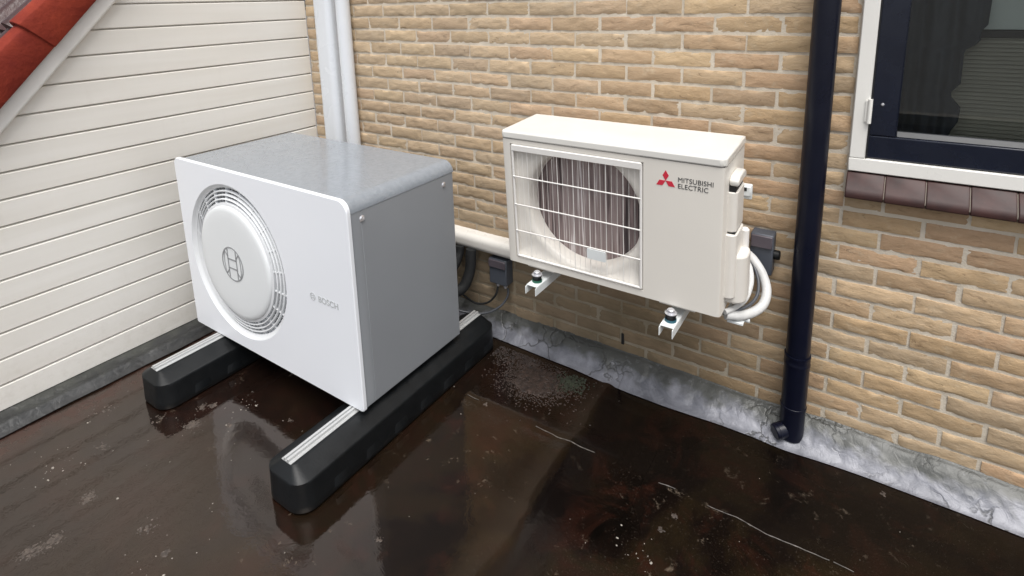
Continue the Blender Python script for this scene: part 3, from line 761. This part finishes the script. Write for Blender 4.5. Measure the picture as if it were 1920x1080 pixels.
# guard: rim, four cross bars, thin upright wires
b = MBld(); yg = AY0-.004
fr_ = [(GX0+.010, GZ0+.008), (GX1-.008, GZ0+.008), (GX1-.008, GZ1-.006), (GX0+.010, GZ1-.006)]
for i in range(4):
    (xa, za), (xb, zb) = fr_[i], fr_[(i+1) % 4]; b.tube([(xa, yg+.004, za), (xb, yg+.004, zb)], .0048, 8)
b.box(GX0+.008, GX1-.006, AY0-.006, AY0+.016, GZ1-.024, GZ1-.004)
zh = [GZ0+.008+(GZ1-GZ0-.030)*t for t in (.25, .50, .76)]
for z in zh: b.tube([(GX0+.010, yg, z), (GX1-.008, yg, z)], .0026, 8)
nx = 24
for k in range(1, nx):
    x = GX0+.010+(GX1-GX0-.018)*k/nx
    b.tube([(x, yg+.004, GZ0+.008), (x, yg+.004, GZ1-.010)], .0006 if k % 3 else .0013, 6, False)
b.build('fan_guard', M_wire, ac, smooth=60, fix=False)
b = MBld(); b.prism(rrect(1.968, 2.040, .690, .728, (.003,)*4, 3), 'y', AY0-.0085, AY0-.005); b.build('badge', M_wbr, ac, smooth=0, label='small pale plate low on the fan guard')
# three-diamond emblem and lettering
b = MBld(); ec = (2.245, 1.0255); R_ = .0175
for k in range(3):
    a = R(90+120*k); d = Vector((math.cos(a), math.sin(a))); p = Vector((-d.y, d.x)); Lr = .0345; hw = Lr/2*math.tan(R(30))
    pts = [Vector((0, 0)), d*Lr/2+p*hw, d*Lr, d*Lr/2-p*hw]
    b.prism([(ec[0]+q.x, ec[1]+q.y) for q in pts], 'y', AY0-.0010, AY0-.0002)
b.build('emblem', M_red, ac, smooth=0)
t1 = text_mesh('MITSUBISHI', .0225, .0004, 1.04, 0.0, .93); place(t1, 2.283, AY0-.0006, 1.0275); t2 = text_mesh('ELECTRIC', .0225, .0004, 1.04, 0.0, .93); place(t2, 2.283, AY0-.0006, 1.0065)
t1.add(t2.v, t2.f); t1.build('lettering', M_blk, ac, smooth=0)
# right hand side: handle cap, raised cover, valve housing
b = MBld(); b.prism([(-.335, 1.020), (-.225, 1.020), (-.222, 1.040), (-.250, 1.052), (-.318, 1.052), (-.338, 1.040)], 'x', AX1, AX1+.029); b.build('handle_cap', M_lidc, ac, smooth=30, bevel=.007, seg=3)
b = MBld(); b.box(AX1, AX1+.020, -.330, -.232, 1.000, 1.0195); b.build('handle_recess', M_dark, ac, smooth=0)
b = MBld(); b.prism(rrect(AX1-.05, AX1+.026, -.335, -.222, (0, .018, .018, 0), 6), 'z', .868, 1.000)
b.build('upper_side_cover', M_crm2, ac, smooth=50, bevel=.003)
b = MBld(); b.prism(rrect(AX1-.05, AX1+.029, -.342, -.226, (0, .020, .020, 0), 6), 'z', .640, .862); b.build('lower_side_cover', M_crm2, ac, smooth=50, bevel=.004)
b = MBld(); b.box(AX1+.001, AX1+.023, -.332, -.225, .8615, .8685); b.build('side_cover_slot', M_dark, ac, smooth=0)
b = MBld(); b.prism(rrect(AX1-.05, AX1+.058, -.322, -.222, (0, .038, .038, 0), 8), 'z', .612, .785); b.build('valve_housing', M_crm2, ac, smooth=50, bevel=.010, seg=3)
b = MBld(); b.tube([(AX1+.036, -.240, .775), (AX1+.036, -.240, .843), (AX1+.036, -.240, .849)], [.0125, .0125, .008], 16); b.build('valve_stem', M_wire, ac)
for xa in (AX0+.08, AX1-.20):
    b = MBld(); b.box(xa, xa+.12, AY0+.01, AY1-.004, AZ0-.012, AZ0-.0005); b.build('base_foot', M_crm, ac, smooth=0, bevel=.002)

b = MBld(); b.box(AX1+.0005, AX1+.030, -.128, -.112, .900, .952); b.box(AX1+.004, AX1+.028, -.140, -.128, .915, .950); b.build('wire_clip', M_wbr, ac, bevel=.003)
b = MBld(); b.box(AX1+.004, AX1+.016, -.1415, -.140, .934, .946); b.build('clip_slot', M_dark, ac, smooth=0)
ac.rotation_euler.x = R(3.2)      # the unit leans forward a little on its mounts
# brackets
def bracket(cx_, label, mm):
    t = thing('wall_bracket', (cx_, 0, .5), label, 'bracket', 'brackets under the air conditioner')
    hw = .023
    b = MBld(); z1 = .548; z0 = .515
    b.box(cx_-hw, cx_+hw, -.445, -.030, z1-.003, z1); b.box(cx_-hw, cx_-hw+.003, -.455, -.030, z0, z1-.0031); b.box(cx_+hw-.003, cx_+hw, -.455, -.030, z0, z1-.0031)
    b.build('arm', M_wbr, t, smooth=0, bevel=.001)
    b = MBld(); b.box(cx_-hw, cx_+hw, -.0295, -.006, .49, .96); b.build('wall_rail', M_wbr, t, smooth=0, bevel=.002)
    for y in (-.405, -.15):
        z1 = .548 if y < -.3 else .562
        if y > -.3: sp_ = MBld(); sp_.box(cx_-.018, cx_+.018, y-.02, y+.02, .5482, .5618); sp_.build('spacer', M_rub, t, smooth=0)
        b = MBld(); b.revolve([(0, 0), (.017, 0), (.019, .004), (.016, .013), (.0185, .022), (.017, .026), (0, .026)], (cx_, y, z1+.0005), 'z', 24); md = b.build('rubber_mount', M_rub, t)
        b = MBld(); b.revolve([(.0005, 0), (.0188, 0), (.0192, .004), (.0188, .0085), (.0005, .0085)], (cx_, y, z1+.0002), 'z', 24); b.build('mount_base', mm, md)
        b = MBld(); b.revolve([(0, .026), (.020, .026), (.020, .0285), (.0125, .029), (.0125, .0385), (.009, .041), (0, .041)] if y < -.3 else [(0, .026), (.015, .026), (.015, .030), (0, .030)], (cx_, y, z1+.0008), 'z', 6 if 0 else 18); b.build('bolt_cap', M_bolt, md)
    return t
bracket(1.765, 'white channel bracket with green mount under the left end of the air conditioner', M_grn)
bracket(2.275, 'white channel bracket with blue mount under the logo end of the air conditioner', M_teal)

# ================================================================== PIPES, SWITCHES
b = MBld(); path = bez([(2.425, -.31, .567), (2.465, -.28, .560), (2.497, -.23, .558), (2.519, -.19, .574), (2.520, -.15, .606), (2.499, -.12, .646), (2.468, -.10, .678), (2.445, -.085, .69)])
b.tube(path, .0155, 18); tag(b.build('insulated_pipe', M_flex, smooth=70), 'thick pale insulated pipe bending round the outside below the valve housing', 'pipe')
b = MBld(); path = bez([(2.425, -.325, .584), (2.448, -.285, .588), (2.470, -.235, .602), (2.475, -.185, .635), (2.462, -.14, .665), (2.442, -.12, .685)])
b.tube(path, .0095, 14); tag(b.build('insulated_pipe', M_flex, smooth=70), 'thin pale insulated pipe inside the bend beside the valve housing', 'pipe')
b = MBld(); path = bez([(2.420, -.318, .575), (2.452, -.282, .575), (2.484, -.232, .582), (2.498, -.190, .600), (2.493, -.150, .628), (2.473, -.120, .662), (2.45, -.10, .68)])
b.tube(path, .0055, 12); tag(b.build('power_cable', M_cab, smooth=70), 'dark cable curving between the two pale pipes beside the air conditioner', 'cable')
b = MBld(); b.box(2.428, 2.478, -.30, -.245, .536, .545); b.box(2.428, 2.440, -.30, -.245, .545, .590); b.tube([(2.476, -.262, .541), (2.492, -.262, .541)], .008, 10); b.build('pipe_clamp', M_wbr, bevel=.002, label='white clamp holding the pipes at the lower rear corner of the air conditioner', cat='clamp')

def isolator(cx_, cz_, w, h, label, knob):
    t = thing('isolator_switch', (cx_, 0, cz_), label, 'switch', 'grey isolator switches on the brick wall')
    b = MBld(); b.box(cx_-w/2, cx_+w/2, -.062, -.004, cz_-h/2, cz_+h/2); b.build('housing', M_sw, t, bevel=.005)
    b = MBld(); b.box(cx_-w/2+.003, cx_+w/2-.003, -.071, -.0625, cz_+h*.18, cz_+h/2-.003); b.build('lid', M_sw2, t, bevel=.003)
    if knob:
        b = MBld(); b.revolve([(0, .020), (.014, .020), (.017, .016), (.017, 0)], (cx_+w/2+.0005, -.036, cz_-.002), 'x', 20); b.build('knob', M_rub, t)
    else:
        for dx in (-.018, .026):
            b = MBld(); b.revolve([(0, -.022), (.008, -.022), (.009, -.016), (.011, -.015), (.011, 0)], (cx_+dx, -.036, cz_-h/2-.0005), 'z', 16); b.build('cable_gland', M_bolt, t)
    return t
isolator(2.482, .690, .076, .150, 'dark grey isolator switch with side knob, right of the air conditioner', True)
isolator(1.335, .318, .100, .130, 'dark grey isolator switch with cable glands, low beside the heat pump', False)
b = MBld(); path = bez([(1.375, -.036, .232), (1.376, -.045, .195), (1.352, -.075, .150), (1.29, -.12, .118), (1.20, -.17, .125), (1.12, -.22, .16), (1.02, -.30, .22), (1.0, -.372, .27)])
b.tube(path, .0055, 12); tag(b.build('power_cable', M_cab, smooth=70), 'grey cable looping down from the low switch behind the heat pump', 'cable')
b = MBld(); path = bez([(1.317, -.036, .232), (1.312, -.05, .19), (1.27, -.06, .14), (1.2, -.07, .12), (1.1, -.05, .13)])
b.tube(path, .005, 12); tag(b.build('power_cable', M_foam, smooth=70), 'black cable looping close to the wall behind the heat pump', 'cable')
b = MBld(); path = bez([(1.10, -.372, .25), (1.12, -.28, .24), (1.15, -.20, .22), (1.18, -.14, .23), (1.195, -.10, .30), (1.195, -.085, .385), (1.195, -.08, .41)])
b.tube(path, .026, 18); tag(b.build('refrigerant_pipe', M_foam, smooth=70), 'fat black insulated pipe rising behind the right rear of the heat pump', 'pipe')
b = MBld(); path = bez([(1.05, -.372, .33), (1.07, -.28, .33), (1.09, -.20, .31), (1.12, -.13, .32), (1.125, -.09, .37), (1.125, -.08, .41)])
b.tube(path, .022, 18); tag(b.build('refrigerant_pipe', M_foam, smooth=70), 'thinner black insulated pipe behind the heat pump, deeper in the shade', 'pipe')

# white trunking and round pipe on the wall, horizontal duct
b = MBld(); b.prism(rrect(.150, .286, -.078, -.004, (.034, .034, 0, 0), 8), 'z', .10, 3.0); b.build('trunking', M_pvc, smooth=50, label='wide white vertical trunking on the brick wall in the corner behind the heat pump', cat='trunking')
b = MBld(); b.tube([(.372, -.048, .10), (.372, -.048, 3.0)], .037, 28); b.build('vent_pipe', M_pvc, smooth=50, label='round white vertical pipe right beside the wide trunking', cat='pipe')
b = MBld(); b.prism(rrect(-.074, -.004, .398, .476, (.030, 0, 0, .030), 8), 'x', .415, 1.95); b.build('pipe_duct', M_pvc2, smooth=50, label='white horizontal duct on the brick wall running behind the cream unit', cat='duct')

# downpipe
dp = thing('downpipe', (2.622, -.10, 0), 'dark navy round downpipe on the brick wall between the cream unit and the window', 'downpipe')
PXc, PY = 2.622, -.062
def pip(z0, z1, r, y=PY): return MBld().tube([(PXc, y, z0), (PXc, y, z1)], r, 32)
pip(.335, 3.0, .0385).build('pipe', M_navy, dp, smooth=50)
b = MBld(); b.revolve([(.0385, .350), (.0425, .350), (.0430, .345), (.0418, .340), (.0418, .322), (.0430, .318), (.0425, .314), (.0410, .300), (.0405, .02)], (PXc, PY, 0), 'z', 32); b.build('socket', M_navy, dp, smooth=50)
b = MBld(); b.revolve([(.0405, .150), (.0425, .149), (.0428, .143), (.0425, .138), (.0405, .137)], (PXc, PY, 0), 'z', 32); b.build('ring_joint', M_navy, dp, smooth=50)
b = MBld(); b.tube([(PXc-.02, PY-.02, .050), (PXc-.042, PY-.040, .044)], .028, 24); b.tube([(PXc-.038, PY-.036, .045), (PXc-.049, PY-.046, .042)], [.030, .026], 24)
b.build('side_branch', M_navy, dp, smooth=40, bevel=.003)

# ================================================================== LITTER ON THE ROOF
def lump(bld, x, y, r, hz=.6):
    z = roof_h(x, y); n = 6; vs = []
    ph = random.random()*6; el = random.uniform(.6, 1.5)
    for lev, rr in ((-.1, 1), (.45, .8), (.85, .4)):
        for k in range(n):
            a = ph+2*math.pi*k/n; q = r*rr*random.uniform(.65, 1.2); vs.append((x+q*math.cos(a)*el, y+q*math.sin(a)/el, z+lev*r*hz))
    vs.append((x, y, z+r*hz)); fs = [(l*n+k, l*n+(k+1) % n, (l+1)*n+(k+1) % n, (l+1)*n+k) for l in (0, 1) for k in range(n)]+[(2*n+k, 2*n+(k+1) % n, 3*n) for k in range(n)]
    bld.add(vs, fs)
b = MBld()
for i in range(3600):
    x = random.gauss(1.66, .085); y = random.gauss(-.265, .065)
    if y > -.14 or x < 1.45: continue
    lump(b, x, y, random.uniform(.0015, .0065)*(1.25 if math.hypot((x-1.67)/1.2, y+.27) < .08 else .7), .3)
for i in range(500):
    x = random.uniform(1.40, 1.62); y = -.145-abs(random.gauss(0, .05)); lump(b, x, y, random.uniform(.002, .006), .5)
tag(b.build('grit_heap', M_dirt, smooth=60), 'patch of damp reddish brown grit on the roof by the wall flashing', 'grit', kind='stuff')
b = MBld()
for i in range(350):
    x = random.gauss(1.80, .035); y = random.gauss(-.20, .03)
    if y > -.15: continue
    lump(b, x, y, random.uniform(.002, .006), .6)
tag(b.build('moss', M_moss, smooth=60), 'dull green moss patch on the roof beside the flashing', 'moss', kind='stuff')
b = MBld()
for i in range(210):
    if i < 60: x = random.uniform(.15, 1.2); y = random.uniform(-2.0, -.95)
    elif i < 120: x = random.uniform(1.3, 4.0); y = random.uniform(-1.6, -.15)
    else: 
        cx_, cy_ = random.choice([(.62, -1.18), (.75, -1.02), (1.15, -1.55), (2.3, -.75), (.45, -1.55)]); x = random.gauss(cx_, .05); y = random.gauss(cy_, .035)
    r = random.uniform(.0009, .0026) if random.random() < .9 else random.uniform(.003, .006)
    lump(b, x, y, r, .5)
tag(b.build('pale_grit', M_speck, smooth=60), 'pale grit specks scattered over the wet roof', 'grit', kind='stuff')

# thin crusts of dried silt, each a cluster of flat flakes
b = MBld()
def crust(x, y, n, sp, el=1.0, ang=0.0, r0=.003, r1=.0075):
    for i in range(n):
        u, v = random.gauss(0, sp*el), random.gauss(0, sp)
        lump(b, x+u*math.cos(ang)-v*math.sin(ang), y+u*math.sin(ang)+v*math.cos(ang), random.uniform(r0, r1)*math.exp(-(u*u+v*v)/(3*sp*sp))+.0008, .16)
for x, y, n, sp, el in ((.656, -1.192, 150, .014, 1.8), (.594, -1.117, 26, .012, 1), (.619, -1.087, 40, .010, 1.5), (.690, -1.552, 110, .013, 2.0), (.473, -1.431, 20, .02, 1), (.765, -1.724, 120, .017, 2.0),
                      (.778, -1.675, 60, .018, 1), (1.121, -1.509, 26, .007, 1.3), (.977, -1.497, 24, .018, 1), (.963, -.968, 14, .006, 3), (1.633, -1.137, 14, .006, 2), (.722, -.797, 16, .007, 3), (.782, -1.114, 18, .006, 1.5),
                      (2.343, -.649, 8, .006, 1), (2.363, -.583, 8, .005, 1), (2.904, -.153, 9, .005, 1), (1.567, -.498, 8, .007, 2), (.50, -1.25, 20, .02, 1.5), (.25, -1.35, 30, .03, 2), (.22, -1.12, 40, .02, 1), (.30, -1.17, 30, .02, 1), (1.0, -1.75, 40, .03, 1.5)):
    crust(x, y, n, sp, el, random.uniform(-.5, 1.2))
tag(b.build('dried_silt', M_silt, smooth=60), 'pale brown dried silt crusts on the wet roof near the left rubber foot', 'silt', kind='stuff')
